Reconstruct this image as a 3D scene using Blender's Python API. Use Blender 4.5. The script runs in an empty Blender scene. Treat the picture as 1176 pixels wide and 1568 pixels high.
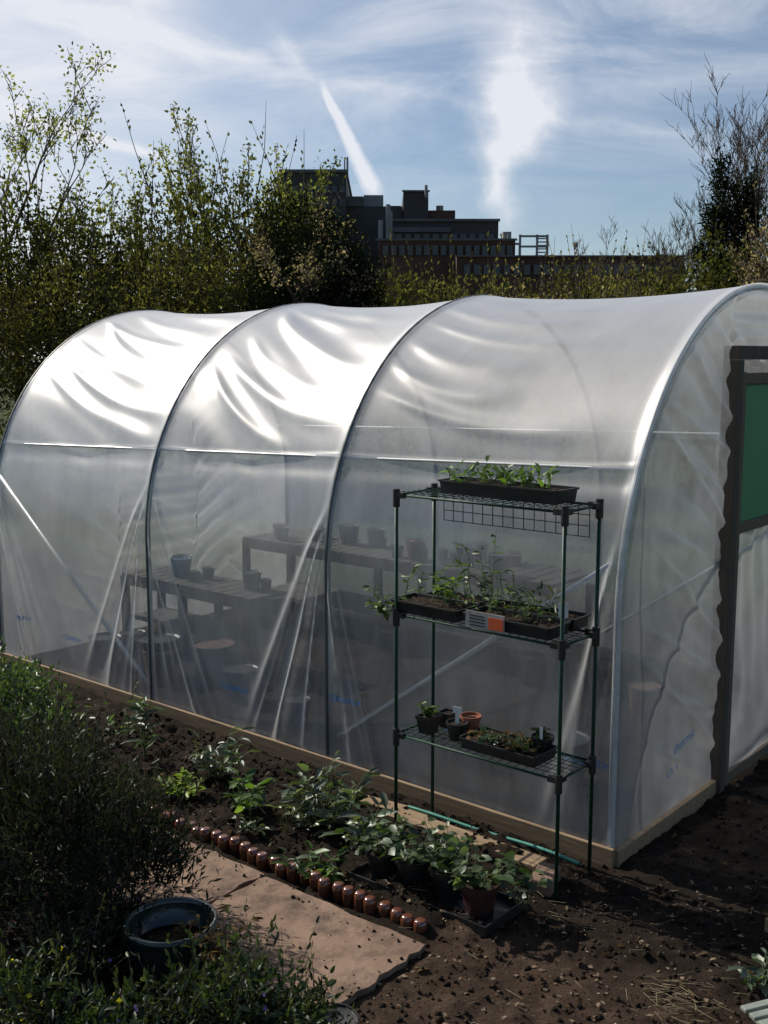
import bpy, math, random
import numpy as np
from mathutils import Vector, noise
random.seed(7); rng=np.random.default_rng(7)
scene=bpy.context.scene
scene.view_settings.view_transform='Standard'; scene.view_settings.look='None'; scene.view_settings.exposure=0
COL=scene.collection

# ------------------------------------------------------------------ helpers
class NT:
    def __init__(s,nt): s.nt=nt
    def n(s,t,**k):
        nd=s.nt.nodes.new(t)
        for a,b in k.items(): setattr(nd,a,b)
        return nd
    def put(s,sock,v):
        if hasattr(v,'is_output'): s.nt.links.new(v,sock)
        elif v is not None: sock.default_value=v
    def m(s,op,a,b=None,c=None,clamp=False):
        nd=s.n('ShaderNodeMath',operation=op,use_clamp=clamp)
        s.put(nd.inputs[0],a); s.put(nd.inputs[1],b); s.put(nd.inputs[2],c)
        return nd.outputs[0]
    def noise(s,scale,detail=4,rough=.55,vec=None,dist=0):
        nd=s.n('ShaderNodeTexNoise'); nd.inputs['Scale'].default_value=scale; nd.inputs['Detail'].default_value=detail
        nd.inputs['Roughness'].default_value=rough; nd.inputs['Distortion'].default_value=dist
        if vec is not None: s.nt.links.new(vec,nd.inputs['Vector'])
        return nd.outputs['Fac']
    def ramp(s,f,stops):
        nd=s.n('ShaderNodeValToRGB'); s.nt.links.new(f,nd.inputs[0]); cr=nd.color_ramp
        while len(cr.elements)<len(stops): cr.elements.new(.5)
        for e,(p,c) in zip(cr.elements,stops):
            e.position=p; e.color=(c[0],c[1],c[2],1) if hasattr(c,'__len__') else (c,c,c,1)
        return nd.outputs[0]
    def mix(s,f,a,b,mode='MIX'):
        nd=s.n('ShaderNodeMix',data_type='RGBA',blend_type=mode)
        s.put(nd.inputs[0],f)
        for i,v in ((6,a),(7,b)):
            if isinstance(v,tuple): nd.inputs[i].default_value=(v[0],v[1],v[2],1)
            else: s.put(nd.inputs[i],v)
        return nd.outputs[2]
    def mr(s,v,a,b,c,d,smooth=False):
        nd=s.n('ShaderNodeMapRange'); 
        if smooth: nd.interpolation_type='SMOOTHSTEP'
        s.put(nd.inputs[0],v)
        for i,x in enumerate((a,b,c,d)): s.put(nd.inputs[i+1],x)
        return nd.outputs[0]

def newmat(name):
    m=bpy.data.materials.new(name); m.use_nodes=True
    t=m.node_tree; t.nodes.clear(); N=NT(t); out=N.n('ShaderNodeOutputMaterial'); return m,N,out

def simple(name,c1,c2=None,rough=.6,scale=8,bump=.2,bscale=40,metal=0,spec=.5,coat=0):
    m,N,out=newmat(name); tc=N.n('ShaderNodeTexCoord').outputs['Object']
    p=N.n('ShaderNodeBsdfPrincipled')
    c2=c2 or tuple(x*.7 for x in c1)
    f=N.noise(scale,3,.6,tc)
    N.nt.links.new(N.ramp(f,[(.35,c1),(.65,c2)]),p.inputs['Base Color'])
    N.nt.links.new(N.mr(f,.3,.7,max(rough-.1,.02),min(rough+.12,1)),p.inputs['Roughness'])
    p.inputs['Metallic'].default_value=metal; p.inputs['Specular IOR Level'].default_value=spec
    p.inputs['Coat Weight'].default_value=coat
    if bump:
        b=N.n('ShaderNodeBump'); b.inputs['Strength'].default_value=bump; b.inputs['Distance'].default_value=.01
        N.nt.links.new(N.noise(bscale,4,.65,tc),b.inputs['Height']); N.nt.links.new(b.outputs[0],p.inputs['Normal'])
    N.nt.links.new(p.outputs[0],out.inputs[0]); return m

def leafmat(name,c1,c2,c3=None,transl=.35,gloss=.06,cs=1.2,gr=.45):
    m,N,out=newmat(name)
    at=N.n('ShaderNodeAttribute',attribute_name='rnd').outputs['Fac']
    tc=N.n('ShaderNodeTexCoord').outputs['Object']
    st=[(0,c1),(.7,c2)]+([(1.,c3)] if c3 else [])
    col=N.ramp(at,st)
    cl=N.mr(N.noise(cs,1,.6,tc),.3,.7,.5,1.35)
    vm=N.n('ShaderNodeVectorMath',operation='SCALE'); N.nt.links.new(col,vm.inputs[0]); N.nt.links.new(cl,vm.inputs['Scale']); col=vm.outputs[0]
    d=N.n('ShaderNodeBsdfDiffuse'); t=N.n('ShaderNodeBsdfTranslucent')
    N.nt.links.new(col,d.inputs[0])
    tcx=N.mix(1.0,col,(1.6,1.6,.7),'MULTIPLY'); N.nt.links.new(tcx,t.inputs[0])
    a=N.n('ShaderNodeMixShader'); a.inputs[0].default_value=transl
    N.nt.links.new(d.outputs[0],a.inputs[1]); N.nt.links.new(t.outputs[0],a.inputs[2])
    if gloss>0:
        g=N.n('ShaderNodeBsdfGlossy'); g.inputs['Roughness'].default_value=gr; g.inputs['Color'].default_value=(.9,.95,.9,1)
        b=N.n('ShaderNodeMixShader'); b.inputs[0].default_value=gloss
        N.nt.links.new(a.outputs[0],b.inputs[1]); N.nt.links.new(g.outputs[0],b.inputs[2]); a=b
    N.nt.links.new(a.outputs[0],out.inputs[0]); return m

def link(o,parent=None):
    COL.objects.link(o)
    if parent: o.parent=parent
    return o
def empty(name,loc=(0,0,0),rot=0):
    e=bpy.data.objects.new(name,None); e.empty_display_size=.2; e.location=loc; e.rotation_euler=(0,0,rot); COL.objects.link(e); return e

def join_tris(name,parts,mats,parent=None,smooth=False,loc=None,rot=0):
    Vs=[];Fs=[];Ms=[];Rs=[];o=0
    for V,F,mi,R in parts:
        if len(F)==0: continue
        Vs.append(V);Fs.append(F+o);Ms.append(np.full(len(F),mi));Rs.append(R if R is not None else np.full(len(F),.5)); o+=len(V)
    V=np.concatenate(Vs);F=np.concatenate(Fs);Mi=np.concatenate(Ms);R=np.concatenate(Rs)
    me=bpy.data.meshes.new(name)
    me.vertices.add(len(V)); me.vertices.foreach_set('co',V.astype(np.float32).ravel())
    k=F.shape[1]
    me.loops.add(len(F)*k); me.loops.foreach_set('vertex_index',F.astype(np.int32).ravel())
    me.polygons.add(len(F)); me.polygons.foreach_set('loop_start',np.arange(0,len(F)*k,k,dtype=np.int32))
    me.polygons.foreach_set('material_index',Mi.astype(np.int32))
    if smooth: me.polygons.foreach_set('use_smooth',np.ones(len(F),dtype=bool))
    me.update(calc_edges=True)
    at=me.attributes.new('rnd','FLOAT','FACE'); at.data.foreach_set('value',R.astype(np.float32))
    for m in mats: me.materials.append(m)
    o=bpy.data.objects.new(name,me)
    if loc is not None: o.location=loc
    o.rotation_euler=(0,0,rot)
    return link(o,parent)

LEAF_V=np.array([[0,0,0],[.3,.42,.06],[.7,.38,.02],[1,0,-.14],[.7,-.38,.02],[.3,-.42,.06],[.33,0,-.02],[.68,0,-.05]])
LEAF_F=np.array([[0,6,1],[6,2,1],[6,7,2],[7,3,2],[0,5,6],[6,5,4],[6,4,7],[7,4,3]])
RH_V=np.array([[0,0,0],[.45,.5,.1],[1,0,0],[.55,-.5,.1]]); RH_F=np.array([[0,2,1],[0,3,2]])
CL_V=np.array([[1,0,0],[-.8,.1,.1],[.1,.9,0],[0,-1,.1],[.1,0,.9],[0,0,-.6]]); CL_F=np.array([[0,2,4],[2,1,4],[1,3,4],[3,0,4],[2,0,5],[1,2,5],[3,1,5],[0,3,5]])
def nrm(v): return v/np.maximum(np.linalg.norm(v,axis=-1,keepdims=True),1e-9)
def scatter(tv,tf,O,D,Nn,L,W,mi=0,rnd=None,thick=None):
    n=len(O)
    D=nrm(D); S=nrm(np.cross(Nn,D)); U=np.cross(D,S)
    L=np.broadcast_to(L,(n,)); W=np.broadcast_to(W,(n,)); T=np.broadcast_to(L if thick is None else thick,(n,))
    V=O[:,None,:]+tv[None,:,0:1]*(D*L[:,None])[:,None,:]+tv[None,:,1:2]*(S*W[:,None])[:,None,:]+tv[None,:,2:3]*(U*T[:,None])[:,None,:]
    F=tf[None]+(np.arange(n)*len(tv))[:,None,None]
    r=rng.random(n) if rnd is None else rnd
    return V.reshape(-1,3),F.reshape(-1,3),mi,np.repeat(r,len(tf))
def tubes(segs,n=5,mi=0):
    if len(segs)==0: return np.zeros((0,3)),np.zeros((0,3),int),mi,np.zeros(0)
    A=np.array([s[0] for s in segs],float);B=np.array([s[1] for s in segs],float)
    r0=np.array([s[2] for s in segs]);r1=np.array([s[3] for s in segs])
    D=nrm(B-A); ref=np.where(np.abs(D[:,2:3])>.9,np.array([[1.,0,0]]),np.array([[0,0,1.]]))
    X=nrm(np.cross(ref,D));Y=np.cross(D,X)
    an=np.arange(n)*2*np.pi/n
    ring=np.cos(an)[None,:,None]*X[:,None]+np.sin(an)[None,:,None]*Y[:,None]
    V=np.concatenate([A[:,None]+ring*r0[:,None,None],B[:,None]+ring*r1[:,None,None]],1)
    f=[]
    for i in range(n):
        j=(i+1)%n; f+= [[i,j,n+j],[i,n+j,n+i]]
    f=np.array(f); F=f[None]+(np.arange(len(A))*2*n)[:,None,None]
    return V.reshape(-1,3),F.reshape(-1,3),mi,np.full(len(A)*len(f),.5)

class MB:
    def __init__(s): s.v=[];s.f=[];s.mi=[]
    def add(s,v,f,mi=0):
        o=len(s.v); s.v+= [tuple(x) for x in v]; s.f+=[tuple(i+o for i in q) for q in f]; s.mi+=[mi]*len(f)
    def box(s,x0,x1,y0,y1,z0,z1,mi=0):
        v=[(x0,y0,z0),(x1,y0,z0),(x1,y1,z0),(x0,y1,z0),(x0,y0,z1),(x1,y0,z1),(x1,y1,z1),(x0,y1,z1)]
        s.add(v,[(0,3,2,1),(4,5,6,7),(0,1,5,4),(1,2,6,5),(2,3,7,6),(3,0,4,7)],mi)
    def cyl(s,p0,p1,r0,r1=None,n=10,mi=0,cap=True):
        r1=r0 if r1 is None else r1
        p0=Vector(p0);p1=Vector(p1);d=(p1-p0).normalized()
        x=d.cross(Vector((0,0,1)) if abs(d.z)<.9 else Vector((1,0,0))).normalized(); y=d.cross(x)
        v=[];
        for p,r in((p0,r0),(p1,r1)):
            for i in range(n):
                a=2*math.pi*i/n; v.append(p+x*math.cos(a)*r+y*math.sin(a)*r)
        f=[(i,(i+1)%n,n+(i+1)%n,n+i) for i in range(n)]
        if cap: f+=[tuple(range(n))[::-1],tuple(range(n,2*n))]
        s.add(v,f,mi)
    def lathe(s,prof,c=(0,0,0),n=20,mi=0):
        v=[];f=[]
        for r,z in prof:
            for i in range(n):
                a=2*math.pi*i/n; v.append((c[0]+r*math.cos(a),c[1]+r*math.sin(a),c[2]+z))
        for k in range(len(prof)-1):
            for i in range(n):
                j=(i+1)%n; f.append((k*n+i,k*n+j,(k+1)*n+j,(k+1)*n+i))
        f.append(tuple(range(n))[::-1]); f.append(tuple(range((len(prof)-1)*n,len(prof)*n)))
        s.add(v,f,mi)
    def build(s,name,mats,parent=None,loc=None,rot=0,smooth=False,bevel=0):
        me=bpy.data.meshes.new(name); me.from_pydata(s.v,[],s.f); me.update()
        for m in mats: me.materials.append(m)
        me.polygons.foreach_set('material_index',s.mi)
        if smooth: me.polygons.foreach_set('use_smooth',[True]*len(s.f))
        o=bpy.data.objects.new(name,me)
        if loc is not None:o.location=loc
        o.rotation_euler=(0,0,rot); link(o,parent)
        if bevel:
            b=o.modifiers.new('b','BEVEL'); b.width=bevel; b.segments=2; b.limit_method='ANGLE'
        return o

# tunnel frame : a = along tunnel (away), b = across (into tunnel)
OX,OY=1.015,4.553; ANG=math.radians(49.9)
def Wp(a,b,z=0.): return (OX-.765*a+.644*b, OY+.644*a+.765*b, z)

# ------------------------------------------------------------------ camera / light / sky
cam=bpy.data.cameras.new('camera'); co=bpy.data.objects.new('camera',cam); COL.objects.link(co)
co.location=(0,0,2.25); co.rotation_euler=(math.radians(90-8.14),0,0)
cam.sensor_fit='VERTICAL'; cam.sensor_height=24; cam.lens=24*1650/1568; cam.clip_end=2000; cam.clip_start=.05
scene.camera=co
S=Vector((-.645,.475,.60)).normalized()
sl=bpy.data.lights.new('sun','SUN'); so=bpy.data.objects.new('sun',sl); COL.objects.link(so)
sl.energy=5.0; sl.angle=math.radians(.5); sl.color=(1,.93,.83)
so.rotation_euler=S.to_track_quat('Z','Y').to_euler(); so.location=(-20,12,20)

w=bpy.data.worlds.new('World'); scene.world=w; w.use_nodes=True; w.node_tree.nodes.clear(); N=NT(w.node_tree)
out=N.n('ShaderNodeOutputWorld'); bg=N.n('ShaderNodeBackground'); bg.inputs[1].default_value=.090
sky=N.n('ShaderNodeTexSky',sky_type='NISHITA'); sky.sun_disc=False; sky.sun_elevation=math.asin(S.z); sky.sun_rotation=math.atan2(S.x,S.y)%(2*math.pi)
sky.air_density=1.0; sky.dust_density=.5; sky.ozone_density=3.0
tc=N.n('ShaderNodeTexCoord').outputs['Generated']
sp=N.n('ShaderNodeSeparateXYZ'); N.nt.links.new(tc,sp.inputs[0])
yy=N.m('MAXIMUM',sp.outputs[1],.02)
gx=N.m('DIVIDE',sp.outputs[0],yy); gz=N.m('DIVIDE',sp.outputs[2],yy)
cb=N.n('ShaderNodeCombineXYZ'); N.nt.links.new(gx,cb.inputs[0]); N.nt.links.new(gz,cb.inputs[1])
nz_=N.n('ShaderNodeTexNoise'); nz_.inputs['Scale'].default_value=17; nz_.inputs['Detail'].default_value=5; nz_.inputs['Roughness'].default_value=.6; N.nt.links.new(cb.outputs[0],nz_.inputs['Vector'])
sc_=N.n('ShaderNodeSeparateColor'); N.nt.links.new(nz_.outputs['Color'],sc_.inputs[0])
wob=N.m('MULTIPLY',N.m('SUBTRACT',sc_.outputs[0],.5),.036)
wob2=N.m('MULTIPLY',N.m('SUBTRACT',sc_.outputs[1],.5),.036)
def seg(p0,p1,w0,w1,amt,e=.15,wb=1.,pw=1.3):
    X=N.m('MULTIPLY_ADD',wob,wb,gx); Z=N.m('MULTIPLY_ADD',wob2,wb,gz)
    dx,dz=p1[0]-p0[0],p1[1]-p0[1]; L=math.hypot(dx,dz); dx/=L;dz/=L
    rx=N.m('SUBTRACT',X,p0[0]); rz=N.m('SUBTRACT',Z,p0[1])
    t=N.m('DIVIDE',N.m('MULTIPLY_ADD',rx,dx,N.m('MULTIPLY',rz,dz)),L)
    dist=N.m('ABSOLUTE',N.m('SUBTRACT',N.m('MULTIPLY',rx,dz),N.m('MULTIPLY',rz,dx)))
    wd=N.m('MULTIPLY_ADD',t,w1-w0,w0); wd=N.m('MAXIMUM',wd,.0005)
    m=N.m('SUBTRACT',1,N.m('DIVIDE',dist,wd),clamp=True); m=N.m('POWER',m,pw)
    ef=N.m('MULTIPLY',N.mr(t,-e,e,0,amt,True),N.mr(t,1-e,1+e,1,0,True))
    return N.m('MULTIPLY',m,ef)
masks=[seg((-.053,.236),(-.008,.146),.004,.011,1.3,.12,.22,.9),
       seg((-.098,.285),(-.072,.253),.016,.010,.32,.4,.7),
       seg((.120,.29),(.116,.19),.060,.046,.95,.45,1.6,1.4),
       seg((.121,.225),(.098,.150),.040,.016,.8,.35,1.2,1.4),
       seg((.099,.160),(.114,.120),.015,.028,.45,.4,1.2),
       seg((-.36,.225),(-.20,.178),.014,.006,.9,.15,.3),
       seg((-.06,.245),(.30,.19),.010,.012,.22,.2,.7),
       seg((.16,.23),(.42,.265),.022,.014,.26,.3,.9),
       seg((-.40,.33),(-.02,.235),.024,.014,.24,.3,.9)]
mp=N.n('ShaderNodeMapping'); mp.inputs['Scale'].default_value=(3.0,10,1); mp.inputs['Rotation'].default_value=(0,0,.22); N.nt.links.new(cb.outputs[0],mp.inputs[0])
cir=N.mr(N.noise(1.4,7,.62,mp.outputs[0],.7),.34,.82,.08,.62,True)
up=N.mr(gz,.10,.34,.45,1.35,True)
cir=N.m('MULTIPLY',cir,up)
lefty=N.mr(gx,.05,-.42,0,.60,True)
tot=N.m('ADD',cir,lefty)
ms=None
for k in masks: ms=k if ms is None else N.m('ADD',ms,k)
ms=N.m('MULTIPLY',ms,N.mr(sc_.outputs[2],.25,.7,.5,1.15))
tot=N.m('ADD',tot,ms); tot=N.m('MULTIPLY',tot,N.mr(sp.outputs[1],.02,.25,0,1),clamp=True)
tot=N.m('MINIMUM',tot,.93)
colr=N.mix(tot,sky.outputs[0],(9.2,9.4,10.0))
N.nt.links.new(colr,bg.inputs[0]); N.nt.links.new(bg.outputs[0],out.inputs[0])

# ------------------------------------------------------------------ materials
M_soilclod=simple('soil_clod',(.043,.032,.022),(.022,.016,.012),.97,30,.5,90,spec=.05)
M_chip=simple('wood_chip',(.22,.16,.10),(.10,.07,.045),.85,20,.2)
m,N,out_=newmat('paving_slab'); p=N.n('ShaderNodeBsdfPrincipled'); tco=N.n('ShaderNodeTexCoord').outputs['Object']
c=N.ramp(N.noise(2.5,6,.65,tco),[(.3,(.15,.093,.062)),(.5,(.23,.148,.10)),(.72,(.30,.205,.145))])
c=N.mix(N.mr(N.noise(7,6,.7,tco),.46,.66,0,.9),c,(.07,.045,.03))
N.nt.links.new(c,p.inputs['Base Color']); p.inputs['Roughness'].default_value=.9
b=N.n('ShaderNodeBump'); b.inputs['Strength'].default_value=.5; b.inputs['Distance'].default_value=.01
N.nt.links.new(N.noise(35,8,.7,tco),b.inputs['Height']); N.nt.links.new(b.outputs[0],p.inputs['Normal']); N.nt.links.new(p.outputs[0],out_.inputs[0]); M_slab=m

m,N,out_=newmat('ground_soil'); p=N.n('ShaderNodeBsdfPrincipled'); tco=N.n('ShaderNodeTexCoord').outputs['Object']
at=N.n('ShaderNodeAttribute',attribute_name='dirt').outputs['Fac']; gr=N.n('ShaderNodeAttribute',attribute_name='grass').outputs['Fac']
n1=N.noise(8,8,.72,tco)
dk=N.ramp(n1,[(.3,(.015,.011,.008)),(.6,(.037,.027,.019)),(.75,(.072,.055,.039))])
lt=N.ramp(n1,[(.3,(.045,.029,.02)),(.55,(.10,.065,.045)),(.75,(.18,.125,.087))])
c=N.mix(N.m('ADD',at,N.m('MULTIPLY',N.m('SUBTRACT',N.noise(4,4,.6,tco),.5),.9),clamp=True),dk,lt)
c=N.mix(gr,c,N.ramp(N.noise(1.5,5,.7,tco),[(.3,(.03,.045,.015)),(.7,(.07,.085,.03))]))
N.nt.links.new(c,p.inputs['Base Color']); p.inputs['Roughness'].default_value=.97; p.inputs['Specular IOR Level'].default_value=.1
b=N.n('ShaderNodeBump'); b.inputs['Strength'].default_value=1.; b.inputs['Distance'].default_value=.035
N.nt.links.new(N.noise(30,10,.78,tco),b.inputs['Height']); N.nt.links.new(b.outputs[0],p.inputs['Normal']); N.nt.links.new(p.outputs[0],out_.inputs[0]); M_ground=m

def filmmat(name,base,face,rough=.36,tint=(.88,.89,.89),gl=.62,trc=(.92,.94,.95),pw=2.1):
    m,N,out_=newmat(name); tco=N.n('ShaderNodeTexCoord').outputs['Object']
    d=N.n('ShaderNodeBsdfDiffuse'); t=N.n('ShaderNodeBsdfTranslucent'); tr=N.n('ShaderNodeBsdfTransparent'); g=N.n('ShaderNodeBsdfGlossy')
    d.inputs[0].default_value=(*tint,1); t.inputs[0].default_value=(*tint,1); tr.inputs[0].default_value=(*trc,1)
    g.inputs['Roughness'].default_value=rough
    mpp=N.n('ShaderNodeMapping'); mpp.inputs['Scale'].default_value=(1,1.6,.7); N.nt.links.new(tco,mpp.inputs[0])
    mud=N.noise(2.6,5,.65,mpp.outputs[0],.5)
    a=N.n('ShaderNodeMixShader'); a.inputs[0].default_value=.5; N.nt.links.new(d.outputs[0],a.inputs[1]); N.nt.links.new(t.outputs[0],a.inputs[2])
    lw=N.n('ShaderNodeLayerWeight'); lw.inputs[0].default_value=.5
    f=N.m('MULTIPLY_ADD',N.m('POWER',lw.outputs['Facing'],pw),face,base)
    f=N.m('ADD',f,N.mr(mud,.35,.75,-.06,.15),clamp=True)
    mx=N.n('ShaderNodeMixShader'); N.nt.links.new(f,mx.inputs[0]); N.nt.links.new(tr.outputs[0],mx.inputs[1]); N.nt.links.new(a.outputs[0],mx.inputs[2])
    mg=N.n('ShaderNodeMixShader'); N.nt.links.new(N.m('MULTIPLY_ADD',N.m('POWER',lw.outputs['Facing'],1.5),gl,.05,clamp=True),mg.inputs[0])
    N.nt.links.new(mx.outputs[0],mg.inputs[1]); N.nt.links.new(g.outputs[0],mg.inputs[2]); N.nt.links.new(mg.outputs[0],out_.inputs[0])
    return m
M_film=filmmat('polythene_film',.17,1.0)
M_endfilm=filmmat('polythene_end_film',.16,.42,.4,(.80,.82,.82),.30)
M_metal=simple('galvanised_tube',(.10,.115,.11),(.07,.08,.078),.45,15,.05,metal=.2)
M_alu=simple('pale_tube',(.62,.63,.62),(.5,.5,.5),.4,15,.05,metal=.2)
def woodmat(name,c1,c2,sc=(3,3,40)):
    m,N,out_=newmat(name); p=N.n('ShaderNodeBsdfPrincipled'); tco=N.n('ShaderNodeTexCoord').outputs['Object']
    mpp=N.n('ShaderNodeMapping'); mpp.inputs['Scale'].default_value=sc; N.nt.links.new(tco,mpp.inputs[0])
    f=N.noise(2,5,.65,mpp.outputs[0],.7); N.nt.links.new(N.ramp(f,[(.3,c1),(.7,c2)]),p.inputs['Base Color']); p.inputs['Roughness'].default_value=.8
    bp=N.n('ShaderNodeBump'); bp.inputs['Strength'].default_value=.3; bp.inputs['Distance'].default_value=.005
    N.nt.links.new(f,bp.inputs['Height']); N.nt.links.new(bp.outputs[0],p.inputs['Normal']); N.nt.links.new(p.outputs[0],out_.inputs[0]); return m
M_wood=woodmat('timber_pale',(.33,.23,.13),(.17,.115,.065),(30,2,30))
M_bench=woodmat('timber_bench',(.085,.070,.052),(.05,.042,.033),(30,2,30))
M_doorwood=woodmat('timber_door',(.15,.115,.08),(.09,.068,.045),(30,2,30))
M_wooddark=woodmat('timber_dark',(.085,.066,.046),(.045,.034,.025),(30,30,2))
M_green=filmmat('green_mesh',.70,.2,.6,(.10,.27,.16),.05,(.18,.38,.26))
M_blue=simple('blue_print',(.03,.25,.62),(.03,.20,.52),.5,30,0)
M_black=simple('black_plastic',(.014,.014,.014),(.022,.021,.02),.42,12,.1)
M_dgreen=simple('green_tube',(.006,.036,.020),(.009,.045,.026),.5,12,.05,spec=.3)
M_terra=simple('terracotta',(.30,.10,.05),(.20,.07,.04),.8,20,.2)
M_white=simple('white_plastic',(.70,.70,.67),(.55,.55,.53),.5,20,.0)
M_orange=simple('orange_label',(.62,.11,.03),(.5,.08,.03),.5,20,0)
M_compost=simple('compost',(.045,.03,.02),(.02,.014,.01),.95,40,.8,120,spec=.1)
M_teal=simple('hose_teal',(.07,.32,.24),(.05,.22,.17),.45,20,.05)
M_bottle=simple('brown_glass',(.16,.055,.028),(.11,.035,.018),.14,20,.0,spec=.9,coat=.7)
M_glaze=simple('glazed_pot',(.014,.024,.020),(.022,.038,.032),.18,10,.1,spec=.6,coat=.4)
M_stem=simple('green_stem',(.10,.13,.045),(.07,.09,.03),.6,20,0)
M_bark=simple('bark',(.10,.075,.055),(.055,.042,.032),.9,6,.0,30,spec=.2)
M_barkpale=simple('bark_pale',(.20,.16,.12),(.12,.10,.075),.9,6,.0,30,spec=.2)
L_young=leafmat('leaf_young',(.09,.11,.035),(.18,.20,.07),(.29,.31,.12),.5,0,.9)
L_hedge=leafmat('leaf_hedge',(.045,.054,.020),(.095,.105,.038),(.16,.165,.06),.4,0,.8)
L_dark=leafmat('leaf_dark',(.009,.014,.009),(.018,.027,.014),None,.10,0,.8)
L_olive=leafmat('leaf_olive',(.075,.078,.03),(.14,.14,.053),(.22,.20,.085),.4,0,.8)
L_blossom=leafmat('leaf_blossom',(.12,.10,.07),(.28,.23,.19),(.5,.42,.36),.4,0,.8)
L_rose=leafmat('leaf_rosemary',(.012,.018,.010),(.026,.035,.020),(.05,.058,.036),.25,.02,4)
L_fore=leafmat('leaf_foreground',(.015,.027,.010),(.034,.055,.02),(.075,.10,.04),.35,.03,5)
L_fresh=leafmat('leaf_fresh',(.04,.08,.018),(.075,.14,.03),(.14,.22,.05),.45,.05,6)
L_lime=leafmat('leaf_lime',(.12,.19,.03),(.20,.29,.05),None,.45,.03,6)
L_sage=leafmat('leaf_sage',(.045,.075,.035),(.085,.125,.06),(.17,.22,.13),.4,.08,6)
L_straw=leafmat('leaf_strawberry',(.025,.050,.016),(.055,.098,.03),(.12,.17,.065),.4,.06,6)
L_brown=leafmat('leaf_dry',(.07,.045,.02),(.14,.095,.05),None,.3,.0,6)
L_purple=leafmat('flower_violet',(.10,.07,.25),(.18,.13,.4),None,.3,.0,6)
L_yellow=leafmat('flower_yellow',(.45,.40,.04),(.6,.55,.06),None,.4,.0,6)

# ------------------------------------------------------------------ ground sheet
def smooth(e0,e1,x):
    t=np.clip((x-e0)/(e1-e0),0,1); return t*t*(3-2*t)
n=380
u=np.linspace(-1,1,n)
core=2.6
ax=np.where(np.abs(u)<.55,u/.55*core,np.sign(u)*(core+ (np.exp((np.abs(u)-.55)/.45*math.log(600-core))-1)))
ay=ax+4.3
GX,GY=np.meshgrid(ax,ay,indexing='xy')
rx,ry=GX-OX,GY-OY; GA=-.765*rx+.644*ry; GB=.644*rx+.765*ry
near=1-smooth(4,9,np.hypot(GX,GY-4.3))
hz=np.zeros_like(GX); idx=np.argwhere(near>0.01)
for i,j in idx:
    x,y=GX[i,j],GY[i,j]
    hz[i,j]=.030*noise.fractal(Vector((x*3,y*3,0)),1.,2.,5)+.022*noise.fractal(Vector((x*14,y*14,3)),1.,2.,3)
bed=smooth(-1.02,-.93,GB)*(1-smooth(-.08,-.02,GB))*smooth(-.1,.35,GA)
flat=smooth(-1.75,-1.68,GB)*(1-smooth(-1.10,-1.02,GB))*smooth(.12,.2,GA)
inside=smooth(-.05,.05,GB)*(1-smooth(2.95,3.05,GB))*smooth(-.05,.05,GA)
dirtreg=(1-smooth(-.85,-.55,GB))*(1-smooth(.15,.3,GA))*(1-.8*smooth(.8,1.6,GX))
G=hz*near*(1.3*bed+.75*(1-bed))+.03*bed*near
G=G*(1-flat)+(-.004)*flat
G=G*(1-.7*inside)
V=np.stack([GX,GY,G],-1).reshape(-1,3)
ii=np.arange(n*n).reshape(n,n); F=np.stack([ii[:-1,:-1],ii[:-1,1:],ii[1:,1:],ii[1:,:-1]],-1).reshape(-1,4)
gobj=join_tris('ground',[(V,F,0,None)],[M_ground],smooth=True)
for nm,arr in(('dirt',np.clip(dirtreg*.8,0,1)),('grass',smooth(4.5,8,np.hypot(GX,GY-4.3))*(1-inside))):
    a_=gobj.data.attributes.new(nm,'FLOAT','POINT'); a_.data.foreach_set('value',arr.astype(np.float32).ravel())
def gh(x,y):
    i=int(np.clip(np.searchsorted(ay,y),0,n-1)); j=int(np.clip(np.searchsorted(ax,x),0,n-1)); return float(G[i,j])

# paving slabs
for k,(a0,a1,b0,b1) in enumerate([(.20,1.08,-1.70,-1.09),(1.10,2.0,-1.70,-1.085),(2.02,2.9,-1.70,-1.09),(-1.2,-.14,-2.5,-1.42)]):
    mb=MB(); g=14; rr=random.Random(k)
    v=[];f=[]
    for i in range(g+1):
        for j in range(g+1):
            bb=b0+(b1-b0)*i/g; aa=a0+(a1-a0)*j/g
            if i in(0,g): bb+=rr.uniform(-.009,.009)
            if j in(0,g): aa+=rr.uniform(-.012,.012)
            v.append((bb,aa,.022+rr.uniform(-.0015,.0015)))
    for i in range(g):
        for j in range(g): q=i*(g+1)+j; f.append((q,q+g+1,q+g+2,q+1))
    rim=[j for j in range(g+1)]+[i*(g+1)+g for i in range(1,g+1)]+[g*(g+1)+j for j in range(g-1,-1,-1)]+[i*(g+1) for i in range(g-1,0,-1)]
    o=len(v)
    for q in rim: v.append((v[q][0],v[q][1],-.03))
    m_=len(rim)
    for q in range(m_): f.append((rim[q],rim[(q+1)%m_],o+(q+1)%m_,o+q))
    mb.add(v,f); mb.build('paving_slab',[M_slab],loc=(OX,OY,0),rot=ANG)

# upended brown bottles edging
be=empty('bottle_edging',(OX,OY,0),ANG)
mb=MB(); rr=random.Random(3)
for k in range(33):
    a=.30+k*.0635+rr.uniform(-.006,.006); bb=-1.0+rr.uniform(-.012,.012); h=.032+rr.uniform(-.009,.012); r=.029
    mb.lathe([(r*.9,-.07),(r,h-.026),(r*.97,h-.014),(r*.84,h-.004),(r*.66,h),(r*.4,h+.001),(.002,h+.001)],(bb,a,.026),18)
mb.build('bottles',[M_bottle],be,smooth=True)

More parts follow.
